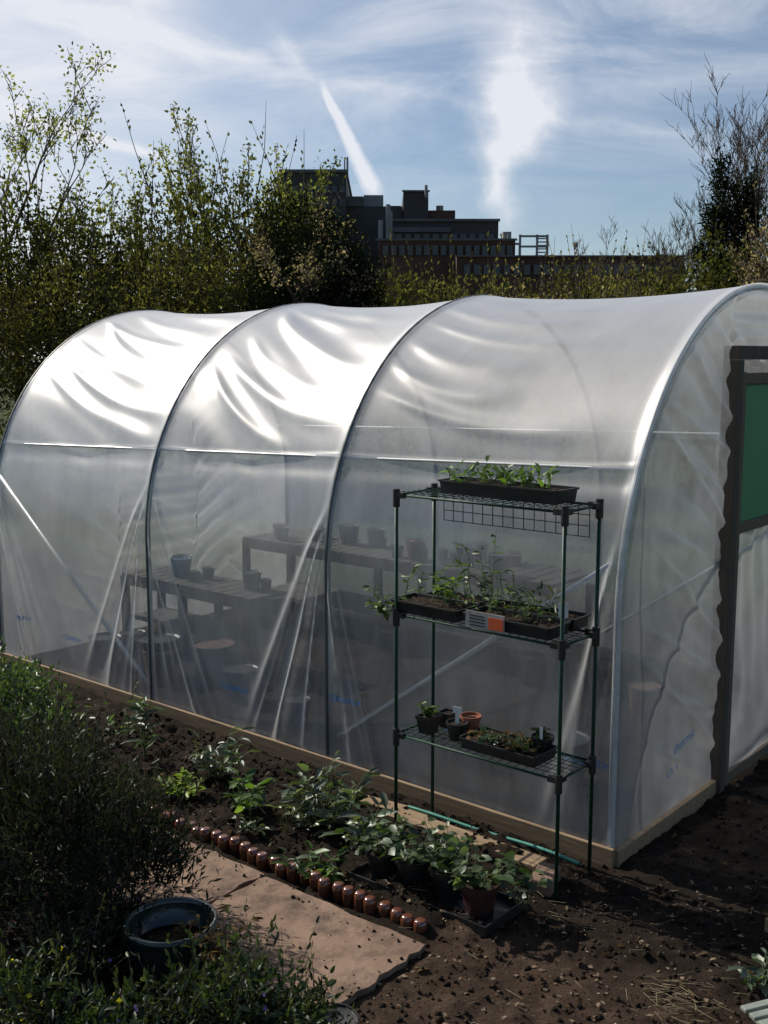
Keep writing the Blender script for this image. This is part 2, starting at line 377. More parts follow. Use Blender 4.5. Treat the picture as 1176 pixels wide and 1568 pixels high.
# ------------------------------------------------------------------ polytunnel
PT=empty('polytunnel',(OX,OY,0),ANG)
R=1.5;ZC=1.13;WID=3.0;LEN=5.05; HO=[0,1.73,3.27,LEN]; STOT=2*ZC+math.pi*R
def prof(s,off=0):
    s=np.asarray(s,float)
    th=np.clip((s-ZC)/R,0,math.pi)
    x=R-(R+off)*np.cos(th); z=ZC+(R+off)*np.sin(th)
    z=np.where(s<ZC,s,np.where(s>ZC+math.pi*R,STOT-s,z))
    return x,z
rr=random.Random(11)
folds=[]
for hi,h in enumerate(HO):
    for sgn in(-1,1):
        for _ in range(5):
            d=sgn*rr.uniform(.05,.62); s0=rr.uniform(1.1,1.55)
            folds.append((h+sgn*.015,s0,h+d,rr.uniform(-.05,.30),rr.uniform(.008,.018),rr.uniform(.014,.030)))
folds+=[(1.73,1.40,2.15,0.0,.030,.026),(1.73,1.3,1.92,0,.024,.02),(1.73,1.5,2.35,.2,.018,.024),(3.27,1.40,3.75,.0,.030,.026),(3.27,1.3,3.48,0,.024,.02),(3.27,1.5,3.95,.2,.018,.026),(3.27,1.2,2.80,0,.024,.02),(1.73,1.25,1.50,0,.018,.018),(LEN,1.3,4.6,0,.02,.02)]
rfold=[]
for i in (1,2):
    h0,h1=HO[i],HO[i+1]
    for k in range(7):
        s1=1.75+k*.19+rr.uniform(-.03,.03)
        rfold.append((h1-rr.uniform(0,.25),s1+.55+rr.uniform(-.08,.08),h0+rr.uniform(0.05,.5),s1,rr.uniform(.009,.016),rr.uniform(.036,.062)))
for k in range(6):
    s1=1.95+k*.20
    rfold.append((HO[1]-.04,s1+.22,HO[0]+rr.uniform(.2,.9),s1,rr.uniform(.008,.014),rr.uniform(.035,.06)))
def film_disp(A,Sx):
    D=np.zeros_like(A)
    for i in range(3):
        h0,h1=HO[i],HO[i+1]; t=(A-h0)/(h1-h0); inb=(t>=0)&(t<=1)
        q=np.clip(t,0,1); arc=smooth(.9,1.9,Sx)*(1-smooth(STOT-1.9,STOT-.9,Sx))
        sag=-(.032*arc+.014)*np.sin(np.pi*q)**.8
        ph=(Sx+(-.6 if i>0 else -.25)*(q**1.3)+.10*np.sin(4*q+i))
        env=np.sin(np.pi*q)**.7
        am=.35+.65*(.5+.5*np.sin(1.7*Sx+2.1*i+2.2*q))
        wr=np.sin(2*np.pi*(3.4,3.9,3.5)[i]*ph)*(1-.8*smooth(2.8,3.3,Sx))
        amp=(.0026 if i==0 else .0045)
        D=np.where(inb,sag+wr*amp*env*am*arc,D)
    Rf=np.zeros_like(A)
    for L_,cur in((folds,0),(rfold,.07)):
        for a0,s0,a1,s1,amp,wd in L_:
            dx,ds=a1-a0,s1-s0; L=math.hypot(dx,ds)
            t=((A-a0)*dx+(Sx-s0)*ds)/L**2; dist=((A-a0)*ds-(Sx-s0)*dx)/L
            dist=dist+cur*np.sin(np.pi*np.clip(t,0,1))
            wloc=wd*(.55+.9*np.clip(t,0,1))
            Rf+=amp*np.exp(-(dist/wloc)**2)*smooth(-.05,.25,t)*(1-smooth(.75,1.15,t))
    D+=Rf*(1-smooth(2.9,3.3,Sx))
    sr=1.80-.15*A/LEN
    D+=.005*np.exp(-((Sx-sr)/.012)**2)-.007*np.exp(-((Sx-sr+.07)/.05)**2)
    hoop=np.zeros_like(A)
    for h in HO: hoop=np.maximum(hoop,np.exp(-((A-h)/.030)**2))
    D=D*(1-hoop)+.004*hoop
    D*=smooth(-.0,.10,Sx)*.9+.1
    return D
na=300
Aa=np.linspace(0,LEN,na); Ss=np.concatenate([np.linspace(0,STOT*.55,290),np.linspace(STOT*.55,STOT,91)[1:]])
ns=len(Ss)
A2,S2=np.meshgrid(Aa,Ss,indexing='xy')
Dd=film_disp(A2,S2)
th=np.clip((S2-ZC)/R,0,math.pi); x0,z0=prof(S2)
nx=np.where(S2<ZC,-1,np.where(S2>ZC+math.pi*R,1,-np.cos(th))); nz=np.sin(th)
V=np.stack([x0+nx*Dd,A2,z0+nz*Dd],-1).reshape(-1,3)
ii=np.arange(na*ns).reshape(ns,na); F=np.stack([ii[:-1,:-1],ii[1:,:-1],ii[1:,1:],ii[:-1,1:]],-1).reshape(-1,4)
join_tris('film_cover',[(V,F,0,None)],[M_film],PT,smooth=True)
def endwall(b0,b1,zlow,a0,sgn,seed):
    nb,nq=80,150
    B=np.linspace(b0,b1,nb); T=np.linspace(0,1,nq)
    BB,TT=np.meshgrid(B,T,indexing='xy')
    top=ZC+np.sqrt(np.maximum(R*R-(BB-R)**2,0))
    ZZ=zlow+(top-zlow)*TT
    rel=np.clip((BB)/1.12,0,1) if b0<1 else np.clip((3-BB)/1.12,0,1)
    ph=ZZ+.45*rel*rel+.05*np.sin(5*ZZ+seed)
    d=.010*np.sin(2*np.pi*ph*4.3)*rel**1.1+.006*np.sin(2*np.pi*(ph*8.6)+1)*rel**2.5+.009*np.sin(2*np.pi*(ZZ*.9-BB*1.3)+seed)
    for k in range(13):
        z0_=.05+k*.19+.05*math.sin(k*3.1+seed)
        dist=(ZZ-z0_-.9*(1.1-BB)*(.6+.25*math.sin(k*2.)))
        d+=.017*np.exp(-(dist/.024)**2)*smooth(.05,.7,rel)
    d*=smooth(0,.15,TT)*(1-smooth(.93,1,TT))
    V=np.stack([BB,a0+sgn*(d+.004),ZZ],-1).reshape(-1,3)
    ii=np.arange(nb*nq).reshape(nq,nb); F=np.stack([ii[:-1,:-1],ii[1:,:-1],ii[1:,1:],ii[:-1,1:]],-1).reshape(-1,4)
    return (V,F,0,None)
DB0,DB1,DZ=1.10,1.90,2.24
join_tris('end_film',[endwall(0.001,DB0,0,0,-1,0),endwall(DB1,2.999,0,0,-1,2),endwall(DB0,DB1,DZ,0,-1,1)],[M_endfilm],PT,smooth=True)
join_tris('far_end_film',[endwall(0.001,DB0,0,LEN,1,0),endwall(DB1,2.999,0,LEN,1,2),endwall(DB0,DB1,.02,LEN,1,1)],[M_film],PT,smooth=True)
for hi,h in enumerate(HO):
    mb=MB(); pts=[]; off=-.018 if hi==0 else -.008
    for s in np.linspace(0,STOT,70):
        x,z=prof(s,off); x=float(x); 
        if s<ZC: x=-off
        if s>STOT-ZC: x=3+off
        pts.append((x,h+(.012 if hi==0 else 0),float(z)))
    for p0,p1 in zip(pts[:-1],pts[1:]): mb.cyl(p0,p1,.017,n=10,cap=False)
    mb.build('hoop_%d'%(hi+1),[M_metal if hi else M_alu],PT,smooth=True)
mb=MB()
mb.cyl((.03,.06,1.36),(.03,1.68,.20),.014,n=10)
mb.cyl((.03,LEN-.05,1.40),(.03,3.32,.15),.014,n=10)
mb.cyl((2.97,.06,1.36),(2.97,1.68,.20),.014,n=8)
mb.build('corner_braces',[M_alu],PT,smooth=True)
mb=MB()
def rail(s0,s1):
    for k in range(12):
        t0,t1=k/12,(k+1)/12; q=[]
        for t in(t0,t1):
            s=s0+(s1-s0)*t; x,z=prof(s,-.025); q.append((float(x),LEN*t,float(z)))
        mb.cyl(q[0],q[1],.007,n=8,cap=False)
rail(1.80,1.65); rail(STOT-1.8,STOT-1.65)
mb.build('side_rails',[M_alu],PT,smooth=True)
mb=MB()
mb.box(-.022,-.001,-.02,LEN,-.03,.085); mb.box(3.002,3.03,-.02,LEN,-.03,.085)
mb.box(.002,DB0-.02,-.036,-.008,-.03,.075); mb.box(DB1,3.,-.036,-.008,-.03,.075)
mb.build('base_boards',[M_wood],PT,bevel=.004)
mb=MB()
mb.box(DB0-.035,DB0+.03,-.055,.03,-.03,DZ); mb.box(DB1-.03,DB1+.035,-.055,.03,-.03,DZ)
mb.box(DB0-.035,DB1+.035,-.058,.03,DZ+.002,DZ+.07)
mb.build('door_frame',[M_wooddark],PT,bevel=.003)
mb=MB()
mb.box(DB0+.034,DB0+.084,-.05,-.01,.03,DZ-.06); mb.box(DB1-.084,DB1-.034,-.05,-.01,.03,DZ-.06)
for z in(.03,1.36,DZ-.12): mb.box(DB0+.086,DB1-.086,-.048,-.012,z,z+.055)
mb.build('door_leaf_frame',[M_doorwood],PT,bevel=.003)
mb=MB(); mb.box(DB0+.08,DB1-.08,-.03,-.029,1.41,DZ-.1); mb.build('door_green_panel',[M_green],PT)
nb,nq=40,60; BB,ZZ=np.meshgrid(np.linspace(DB0+.08,DB1-.08,nb),np.linspace(.06,1.38,nq),indexing='xy')
d=.008*np.sin(2*np.pi*(BB*6+ZZ*.8))*smooth(.0,1.3,ZZ)+.007*np.sin(2*np.pi*(BB*2.3-ZZ*1.4))
V=np.stack([BB,-.032-d*.8,ZZ],-1).reshape(-1,3); ii=np.arange(nb*nq).reshape(nq,nb); F=np.stack([ii[:-1,:-1],ii[1:,:-1],ii[1:,1:],ii[:-1,1:]],-1).reshape(-1,4)
join_tris('door_lower_film',[(V,F,0,None)],[M_endfilm],PT,smooth=True)
def print_text(txt,a_start,z,size,face='side'):
    cu=bpy.data.curves.new('t','FONT'); cu.body=txt; cu.size=size
    to=bpy.data.objects.new('t',cu); COL.objects.link(to)
    bpy.context.view_layer.update()
    me=bpy.data.meshes.new_from_object(to.evaluated_get(bpy.context.evaluated_depsgraph_get()))
    n_=len(me.vertices); c_=np.zeros(n_*3); me.vertices.foreach_get('co',c_); c_=c_.reshape(-1,3)
    if face=='side':
        A=a_start-c_[:,0]; Z=z+c_[:,1]; D=film_disp(A,Z)+.008
        nv=np.stack([-D,A,Z],-1)
    else:
        nv=np.stack([a_start+c_[:,0],np.full(n_,-.050),z+c_[:,1]+.15*c_[:,0]],-1)
    me.vertices.foreach_set('co',nv.ravel()); me.materials.clear(); me.materials.append(M_blue)
    bpy.data.objects.remove(to); link(bpy.data.objects.new('printed_text',me),PT)
try:
    for a_,z_,s_ in((.95,.42,.045),(.24,.44,.045),(1.70,.42,.045),(2.6,.30,.045),(4.25,.32,.045),(4.85,.38,.045)):
        print_text('CLEARFILM',a_,z_,s_)
    print_text('thermic',.50,.38,.075,'end'); print_text('UV 5',.44,.28,.055,'end')
except Exception as e: print('text',e)
# contents of tunnel
mb=MB()
def bench(b0,b1,a0,a1,z,mi=0):
    k=a0
    while k<a1-.02:
        mb.box(b0,b1,k,min(k+.10,a1),z-.025,z,mi); k+=.115
    mb.box(b0,b0+.03,a0,a1,z-.09,z-.027,mi)
    for bb in(b0,b1-.05):
        for aa in(a0,(a0+a1)/2,a1-.05): mb.box(bb,bb+.05,aa,aa+.05,0,z-.092,mi)
    mb.box(b0+.02,b1-.02,a0+.06,a1-.06,.22,.24,mi)
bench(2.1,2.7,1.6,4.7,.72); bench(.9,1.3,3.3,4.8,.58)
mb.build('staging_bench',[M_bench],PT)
mb=MB(); rr=random.Random(5)
def ip(a,bb,z,r,mi): mb.lathe([(r*.75,0),(r,r*1.8),(r*1.05,r*1.8),(r*.9,r*1.7)],(bb,a,z),12,mi=mi)
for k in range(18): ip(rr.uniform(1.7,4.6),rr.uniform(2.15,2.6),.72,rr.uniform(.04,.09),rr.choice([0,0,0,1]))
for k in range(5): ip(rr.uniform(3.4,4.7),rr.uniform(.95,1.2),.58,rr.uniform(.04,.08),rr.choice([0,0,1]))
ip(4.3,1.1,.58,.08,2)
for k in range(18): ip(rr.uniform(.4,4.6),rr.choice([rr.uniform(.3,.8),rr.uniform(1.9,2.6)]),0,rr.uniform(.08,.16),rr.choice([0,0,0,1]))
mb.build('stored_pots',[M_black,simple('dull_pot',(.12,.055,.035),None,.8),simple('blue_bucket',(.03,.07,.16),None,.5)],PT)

# ------------------------------------------------------------------ plant stand
PS=empty('plant_stand',(OX,OY,0),ANG)
BA,BB_=-.42,-.14; A0,A1=.03,.90; TZ=[.52,1.09,1.64]
mb=MB()
for b_ in(BA,BB_):
    for a_ in(A0,A1): mb.cyl((b_,a_,-.02),(b_,a_,1.66),.0085,n=10)
mb.build('posts',[M_dgreen],PS,smooth=True)
mb=MB()
for z in TZ:
    for b_ in(BA,BB_):
        for a_ in(A0,A1):
            mb.cyl((b_,a_,z-.055),(b_,a_,z+.028),.0165,n=12)
            sb=1 if b_==BA else -1; sa=1 if a_==A0 else -1
            mb.box(min(b_,b_+sb*.05),max(b_,b_+sb*.05),a_-.011,a_+.011,z-.013,z+.013)
            mb.box(b_-.0112,b_+.0112,min(a_,a_+sa*.05),max(a_,a_+sa*.05),z-.0132,z+.0132)
mb.build('connectors',[M_black],PS,bevel=.002)
mb=MB()
for z in TZ:
    for b_ in(BA,BB_): mb.cyl((b_,A0,z),(b_,A1,z),.006,n=8)
    for a_ in(A0,A1): mb.cyl((BA,a_,z),(BB_,a_,z),.006,n=8)
mb.build('shelf_rails',[M_dgreen],PS,smooth=True)
mb=MB()
for z in TZ:
    for k in range(1,20): 
        a_=A0+(A1-A0)*k/20; mb.cyl((BA,a_,z+.005),(BB_,a_,z+.005),.0017,n=5)
    for k in range(1,7):
        b_=BA+(BB_-BA)*k/7; mb.cyl((b_,A0,z+.0075),(b_,A1,z+.0075),.0017,n=5)
mb.build('wire_shelves',[M_dgreen],PS)
mb=MB()
for k in range(15):
    a_=A0+.05+(A1-A0-.10)*k/14; mb.cyl((BB_+.008,a_,1.64),(BB_+.012,a_,1.495),.0022,n=5)
for k in range(4):
    z=1.64-.0475*k; mb.cyl((BB_+.0115,A0+.05,z),(BB_+.0115,A1-.05,z),.0022,n=5)
mb.build('hanging_wire_panel',[M_dgreen],PS)

def tray(a0,a1,b0,b1,z,h=.055,name='seed_tray'):
    mb=MB(); cx,cy=(b0+b1)/2,(a0+a1)/2; X,Y=(b1-b0)/2,(a1-a0)/2; ins=.008
    mb.box(-X+ins,X-ins,-Y+ins,Y-ins,0,.004)
    def wall(x0,y0,x1,y1,nx,ny):
        v=[(x0*.95,y0*.97,0),(x1*.95,y1*.97,0),(x1,y1,h),(x0,y0,h),(x1+nx*.008,y1+ny*.008,h),(x0+nx*.008,y0+ny*.008,h),(x1+nx*.008,y1+ny*.008,h-.008),(x0+nx*.008,y0+ny*.008,h-.008)]
        mb.add(v,[(0,1,2,3),(3,2,4,5),(5,4,6,7)])
    wall(-X,-Y,X,-Y,0,-1);wall(X,-Y,X,Y,1,0);wall(X,Y,-X,Y,0,1);wall(-X,Y,-X,-Y,-1,0)
    g=8
    v=[];f=[]
    for i in range(g+1):
        for j in range(g+1): v.append(((-X+2*X*i/g)*.96,(-Y+2*Y*j/g)*.97,h*.72+random.uniform(-.005,.006)))
    for i in range(g):
        for j in range(g): q=i*(g+1)+j; f.append((q,q+g+1,q+g+2,q+1))
    mb.add(v,f,1)
    p=Wp(cy,cx,z); return mb.build(name,[M_black,M_compost],loc=p,rot=ANG+random.uniform(-.04,.04))
def pot(p,r,h,mat,square=False,name='plant_pot'):
    mb=MB(); n_=4 if square else 22
    mb.lathe([(r*.72,0),(r*.93,h*.80),(r*1.02,h*.80),(r*1.04,h),(r*.94,h),(r*.92,h*.86)],(0,0,0),n_)
    mb.lathe([(r*.90,h*.84),(r*.5,h*.87),(.001,h*.88)],(0,0,0),n_,1)
    return mb.build(name,[mat,M_compost],loc=p,rot=ANG+(math.pi/4 if square else 0),smooth=False)

def plant(name,loc,ns_,h,spread,L,W,lps,leaf,stemr=.0025,base=.0,up=.5,start=.15,area=None):
    segs=[];O=[];D=[];Nn=[]
    for i in range(ns_):
        an=rng.random()*6.283; out=np.array([math.cos(an),math.sin(an),0])
        p=np.array([0,0,0.])+out*base*rng.random()**.5
        if area: p=np.array([(rng.random()-.5)*area[0],(rng.random()-.5)*area[1],0]); ca,sa=math.cos(ANG),math.sin(ANG); p=np.array([p[0]*ca-p[1]*sa,p[0]*sa+p[1]*ca,0])
        hh=h*(.5+.6*rng.random()); sp_=spread*(.2+.8*rng.random()**.7)
        K=5; pts=[]
        for k in range(K+1):
            t=k/K; pts.append(p+out*sp_*t**(1.3)+np.array([0,0,hh*(t-.35*(1-up)*t*t)])+rng.normal(0,.006*h/.2,3)*t)
        for k in range(K): segs.append((pts[k],pts[k+1],stemr*(1-.12*k),stemr*(1-.12*(k+1))))
        for q in range(lps):
            t=start+(1-start)*(q+rng.random()*.7)/lps; t=min(t,.999); k=int(t*K); f=t*K-k
            P=pts[k]*(1-f)+pts[k+1]*f
            a2=rng.random()*6.283; side=np.array([math.cos(a2),math.sin(a2),0])
            d=side*.8+out*.35*(t)+np.array([0,0,up*(rng.random()*1.4-.3)]); O.append(P);D.append(d); Nn.append(np.array([0,0,1.])+rng.normal(0,.5,3))
    O=np.array(O);D=np.array(D);Nn=np.array(Nn)
    sc=.45+.75*rng.random(len(O))
    return join_tris(name,[tubes(segs,4,0),scatter(LEAF_V,LEAF_F,O,D,Nn,L*sc,W*sc,1)],[M_stem,leaf],loc=loc)

def onshelf(a,b,z): return Wp(a,b,z)
tray(.12,.74,-.32,-.16,1.652,.06)
plant('seedlings',onshelf(.43,-.24,1.70),40,.095,.03,.055,.022,4,L_fresh,.0018,up=.9,area=(.12,.58))
tray(.56,.93,-.42,-.25,1.102); tray(.09,.52,-.42,-.26,1.102); tray(.09,.54,-.235,-.10,1.102); tray(.58,.88,-.235,-.11,1.102)
plant('tomato_seedlings',onshelf(.74,-.33,1.14),12,.22,.07,.048,.02,9,L_fresh,.0022,up=.5,area=(.12,.30))
plant('tomato_seedlings',onshelf(.62,-.20,1.14),6,.36,.06,.048,.02,10,L_fresh,.0022,up=.6,area=(.10,.36))
plant('tomato_seedlings',onshelf(.50,-.20,1.14),8,.22,.05,.04,.018,8,L_straw,.0022,up=.6,area=(.10,.30))
plant('seedlings',onshelf(.30,-.33,1.14),18,.11,.05,.04,.016,5,L_fresh,.0018,up=.6,area=(.12,.38))
plant('seedlings',onshelf(.28,-.17,1.14),12,.14,.05,.05,.012,4,L_straw,.0018,up=.9,area=(.10,.40))
plant('trailing_plant',onshelf(.97,-.40,1.04),9,.25,.14,.045,.028,7,L_fresh,.0022,up=.0,start=.2)
mb=MB(); mb.box(-.004,.0,-.10,.10,0,.075,0); mb.box(-.006,-.0042,-.095,-.02,.008,.06,1)
for k in range(4): mb.box(-.0055,-.0042,.0,.08,.012+k*.014,.017+k*.014,2)
mb.build('seed_packet',[simple('card_grey',(.35,.35,.33),None,.6),M_orange,M_black],loc=Wp(.40,-.432,1.10),rot=ANG)
mb=MB(); mb.box(-.001,.001,-.02,.02,.06,.12); mb.box(-.001,.001,-.006,.006,0,.06); mb.build('plant_label',[M_white],loc=Wp(.05,-.38,1.14),rot=ANG+.4)
pot(onshelf(.78,-.33,.53),.06,.085,M_black,True); plant('potted_herb',onshelf(.78,-.33,.60),12,.09,.05,.035,.02,6,L_fresh)
pot(onshelf(.76,-.21,.53),.05,.075,M_black,True)
pot(onshelf(.63,-.31,.53),.05,.08,M_black); pot(onshelf(.62,-.22,.53),.048,.09,M_terra)
mb=MB(); mb.box(-.001,.001,-.022,.022,.04,.07); mb.box(-.0008,.0008,-.01,.01,-.02,.04); mb.build('plant_label',[M_white],loc=Wp(.63,-.31,.61),rot=ANG+.2)
tray(.16,.55,-.40,-.22,.532,.05)
plant('seedlings',onshelf(.36,-.31,.57),18,.05,.04,.04,.024,4,L_straw,area=(.14,.34))
plant('dry_seedlings',onshelf(.36,-.31,.57),12,.05,.04,.04,.026,4,L_brown,area=(.14,.34))
pot(onshelf(.22,-.24,.54),.05,.08,M_black); plant('potted_herb',onshelf(.22,-.24,.61),7,.05,.04,.03,.02,6,L_fresh)
mb=MB(); mb.box(-.001,.001,-.009,.009,0,.07); mb.build('plant_label',[M_white],loc=Wp(.21,-.27,.60),rot=ANG-.3)

# boards, hose, block by stand
mb=MB(); mb.box(-.32,-.21,.20,1.05,.03,.052); mb.build('wooden_plank',[M_wood],loc=(OX,OY,0),rot=ANG,bevel=.003)
mb=MB(); mb.box(-.13,-.04,.90,1.35,.03,.05); mb.build('wooden_plank',[M_wood],loc=(OX,OY,0),rot=ANG+.12,bevel=.003)
mb=MB(); pr=None
for k in range(20):
    t=k/19; q=(-.175+.012*math.sin(5*t),.06+.95*t,.055+.004*math.sin(9*t))
    if pr: mb.cyl(pr,q,.008,n=8,cap=False)
    pr=q
mb.build('garden_hose',[M_teal],loc=(OX,OY,0),rot=ANG,smooth=True)
mb=MB(); mb.box(-.09,.09,-.05,.05,0,.07); mb.build('stone_block',[M_slab],loc=Wp(.12,-.36,0),rot=ANG+.3,bevel=.01)
mb=MB(); mb.box(-.14,.14,-.36,.36,0,.012)
for x0_,x1_,y0_,y1_ in((-.14,-.132,-.36,.36),(.132,.14,-.36,.36),(-.13,.13,-.36,-.352),(-.13,.13,.352,.36)): mb.box(x0_,x1_,y0_,y1_,.013,.04)
mb.build('gravel_tray',[M_black],loc=Wp(.43,-.74,.012),rot=ANG)
for (a_,b_,r,h,mt) in((.70,-.76,.07,.11,M_black),(.54,-.74,.075,.12,M_black),(.37,-.72,.075,.12,M_black),(.19,-.75,.08,.13,simple('brown_pot',(.05,.017,.012),None,.5))):
    pot(Wp(a_,b_,.026),r,h,mt)
    plant('strawberry_plant',Wp(a_,b_,.03+h*.85),19,.15,.15,.058,.042,4,L_straw,.0025,base=.04,up=.3,start=.35)
plant('strawberry_plant',Wp(.05,-.62,.05),9,.16,.12,.055,.04,4,L_straw,.0025,base=.04,up=.3,start=.4)
plant('strawberry_plant',Wp(.46,-.60,.05),12,.24,.14,.055,.04,4,L_straw,.0025,base=.04,up=.4,start=.4)
plant('strawberry_plant',Wp(.86,-.68,.03),13,.28,.12,.10,.034,5,L_sage,.0025,base=.04,up=.5,start=.3)
# bed plants
def gp(x,y): return (x,y,gh(x,y)-.005)
plant('tall_perennial',gp(-1.337,5.77),3,.55,.05,.11,.03,14,L_straw,.005,up=.5)
plant('hellebore',gp(-.88,5.49),18,.27,.16,.09,.026,6,L_sage,.003,base=.05,up=.45)
plant('lime_plant',gp(-1.03,5.25),22,.10,.10,.05,.022,7,L_lime,.002,base=.04,up=.6)
plant('broadleaf_plant',gp(-.70,5.04),12,.19,.11,.085,.045,6,L_fresh,.003,base=.04,up=.5)
plant('sage_plant',gp(-.277,4.93),34,.34,.18,.10,.032,8,L_sage,.003,base=.08,up=.5)
plant('primrose',gp(-.308,4.433),12,.12,.15,.11,.038,4,L_fresh,.0025,base=.05,up=.4)
plant('small_perennial',gp(-.62,4.80),8,.10,.07,.05,.02,6,L_straw,.002,base=.03,up=.4)
plant('twiggy_perennial',gp(-.47,4.85),9,.26,.12,.03,.008,5,L_brown,.002,base=.04,up=.8)
plant('twiggy_perennial',gp(-1.62,6.15),9,.32,.2,.05,.02,8,L_straw,.003,base=.1,up=.6)
mb=MB(); mb.box(-.010,.010,-.001,.001,0,.085); mb.build('plant_label',[simple('grey_label',(.4,.4,.38),None,.5)],loc=gp(-.60,5.12),rot=.2)

# shrubs (blob clumps)
def bush(name,blobs,nl,L,W,leaf,tw=60,cl=.10,tm='rh',per=30,twl=.3,twr=.004,bark=None,flower=None,nfl=0,upb=.3,fl=.02):
    vol=np.array([b[3]*b[4]*b[5] for b in blobs])**(2/3); vol/=vol.sum()
    ncl=max(1,nl//per); ch=rng.choice(len(blobs),ncl,p=vol); B=np.array(blobs)[ch]
    d=nrm(rng.normal(size=(ncl,3))); d[:,2]=np.where(rng.random(ncl)<.6,np.abs(d[:,2]),d[:,2])
    rr_=(1-.55*rng.random(ncl)**1.6)*(.86+.28*rng.random(ncl))
    C=B[:,:3]+d*B[:,3:]*rr_[:,None]
    C=np.maximum(C,np.array([-1e9,-1e9,.02]))
    O=np.repeat(C,per,0)+rng.normal(0,cl,(ncl*per,3))*np.array([1,1,1.15]); O[:,2]=np.maximum(O[:,2],.01)
    D=np.repeat(d,per,0)*.5+rng.normal(0,.8,(ncl*per,3))+np.array([0,0,upb]); Nn=rng.normal(size=D.shape)+np.array([0,0,.6])
    sc=.6+.7*rng.random(len(O)); r=np.clip(np.repeat(rng.random(ncl),per)*.6+rng.random(len(O))*.4,0,1)
    tv,tf=(LEAF_V,LEAF_F) if tm=='leaf' else (RH_V,RH_F)
    parts=[scatter(tv,tf,O,D,Nn,L*sc,W*sc,0,r)]
    segs=[]; tO=[];tD=[]
    for i in rng.choice(ncl,min(tw,ncl),replace=False):
        p=C[i]; q=p+(d[i]*.6+np.array([0,0,.9])+rng.normal(0,.25,3))*twl*(.4+rng.random())
        m_=(p+q)/2+rng.normal(0,.04*twl,3); segs+=[(p-d[i]*twl*.4,p,twr,twr),(p,m_,twr,twr*.75),(m_,q,twr*.75,twr*.3)]
        for k in range(8):
            t=rng.random(); tO.append(p*(1-t)+q*t); tD.append(rng.normal(0,.6,3)+(q-p)/twl)
    parts.append(tubes(segs,4,1)); mats=[leaf,bark or M_bark]
    if tO: parts.append(scatter(tv,tf,np.array(tO),np.array(tD),rng.normal(size=(len(tO),3)),L*.9,W*.9,0))
    if flower:
        i=rng.choice(len(O),nfl); an=rng.normal(size=(nfl,3))+np.array([0,0,.5])
        parts.append(scatter(RH_V,RH_F,O[i]+np.array([0,0,.03]),an,rng.normal(size=(nfl,3)),fl,fl*.8,2)); mats.append(flower)
    c0=np.array(blobs)[:, :3]; s2=[]
    for c in c0: s2+=[((c[0],c[1],0),(c[0]+.02,c[1],c[2]),twr*3,twr*2)]
    parts.append(tubes(s2,5,1))
    return join_tris(name,parts,mats)
bush('lavender_bush',[(-1.28,3.95,.35,.42,.40,.34),(-1.58,4.25,.33,.40,.4,.34),(-1.0,3.95,.22,.26,.3,.22)],15000,.045,.009,L_rose,300,.05,'rh',30,.16,.0018,upb=.8)
bush('flowering_shrub',[(-2.25,6.1,.18,.34,.36,.22),(-2.75,6.3,.22,.4,.4,.26),(-1.9,5.65,.12,.25,.3,.16)],6500,.045,.018,L_straw,100,.05,'rh',24,.14,.002)
bush('low_shrub',[(-1.75,5.15,.14,.30,.3,.20),(-1.5,4.8,.12,.2,.25,.16),(-2.0,4.8,.22,.35,.3,.26)],6500,.045,.016,L_rose,160,.05,'rh',24,.16,.002,upb=.6)
bush('evergreen_shrub',[(-.54,3.22,.12,.18,.16,.16),(-.32,3.18,.08,.15,.16,.16),(-.74,3.10,.10,.18,.14,.13)],3800,.034,.014,L_fore,110,.035,'leaf',14,.13,.0016,flower=L_purple,nfl=22,fl=.020)
bush('wallflower',[(-1.16,3.3,.12,.16,.15,.15),(-.96,3.14,.08,.14,.12,.12)],1500,.045,.012,L_fore,30,.04,'leaf',14,.08,.002,flower=L_yellow,nfl=44,fl=.022)
bush('heather',[(-.98,3.70,.08,.14,.12,.10),(-1.05,3.48,.12,.16,.16,.14)],2400,.035,.012,L_rose,60,.04,'rh',20,.10,.0018,flower=L_purple,nfl=26)
mb=MB(); mb.lathe([(.10,0),(.15,.12),(.162,.22),(.160,.235),(.168,.245),(.168,.262),(.160,.27),(.150,.268),(.146,.25),(.14,.17)],(0,0,0),36)
mb.lathe([(.143,.17),(.07,.175),(.001,.18)],(0,0,0),36,1)
mb.build('glazed_plant_pot',[M_glaze,M_compost],loc=(-.76,3.60,0),smooth=True)
plant('withered_plant',(-.62,3.54,.15),26,.20,.13,.040,.014,10,L_brown,.0016,base=.05,up=.3)
plant('withered_plant',(-.55,3.48,.0),24,.36,.13,.040,.014,10,L_rose,.0018,base=.08,up=.4)
mb=MB(); mb.lathe([(.06,0),(.085,.12),(.09,.12),(.08,.11),(.01,.10)],(0,0,0),18); mb.build('plant_pot',[M_black],loc=(-.17,3.24,.0))
plant('leafy_weed',gp(1.36,3.66),10,.12,.11,.09,.035,4,L_sage,.003,base=.05,up=.3)
mb=MB()
for k in range(3): mb.box(-.25,.25,-.03+k*.045,.0+k*.045,.05,.065)
mb.box(-.2,-.16,-.03,.09,0,.048); mb.box(.16,.2,-.03,.09,0,.048)
mb.build('slatted_tray',[simple('grey_plastic',(.30,.33,.28),None,.5)],loc=(1.48,3.40,0),rot=.35,bevel=.003)
mb=MB(); mb.box(-.1,.1,-.1,.1,0,.06); mb.build('timber_offcut',[M_wood],loc=(1.64,3.95,0),rot=.5,bevel=.006)

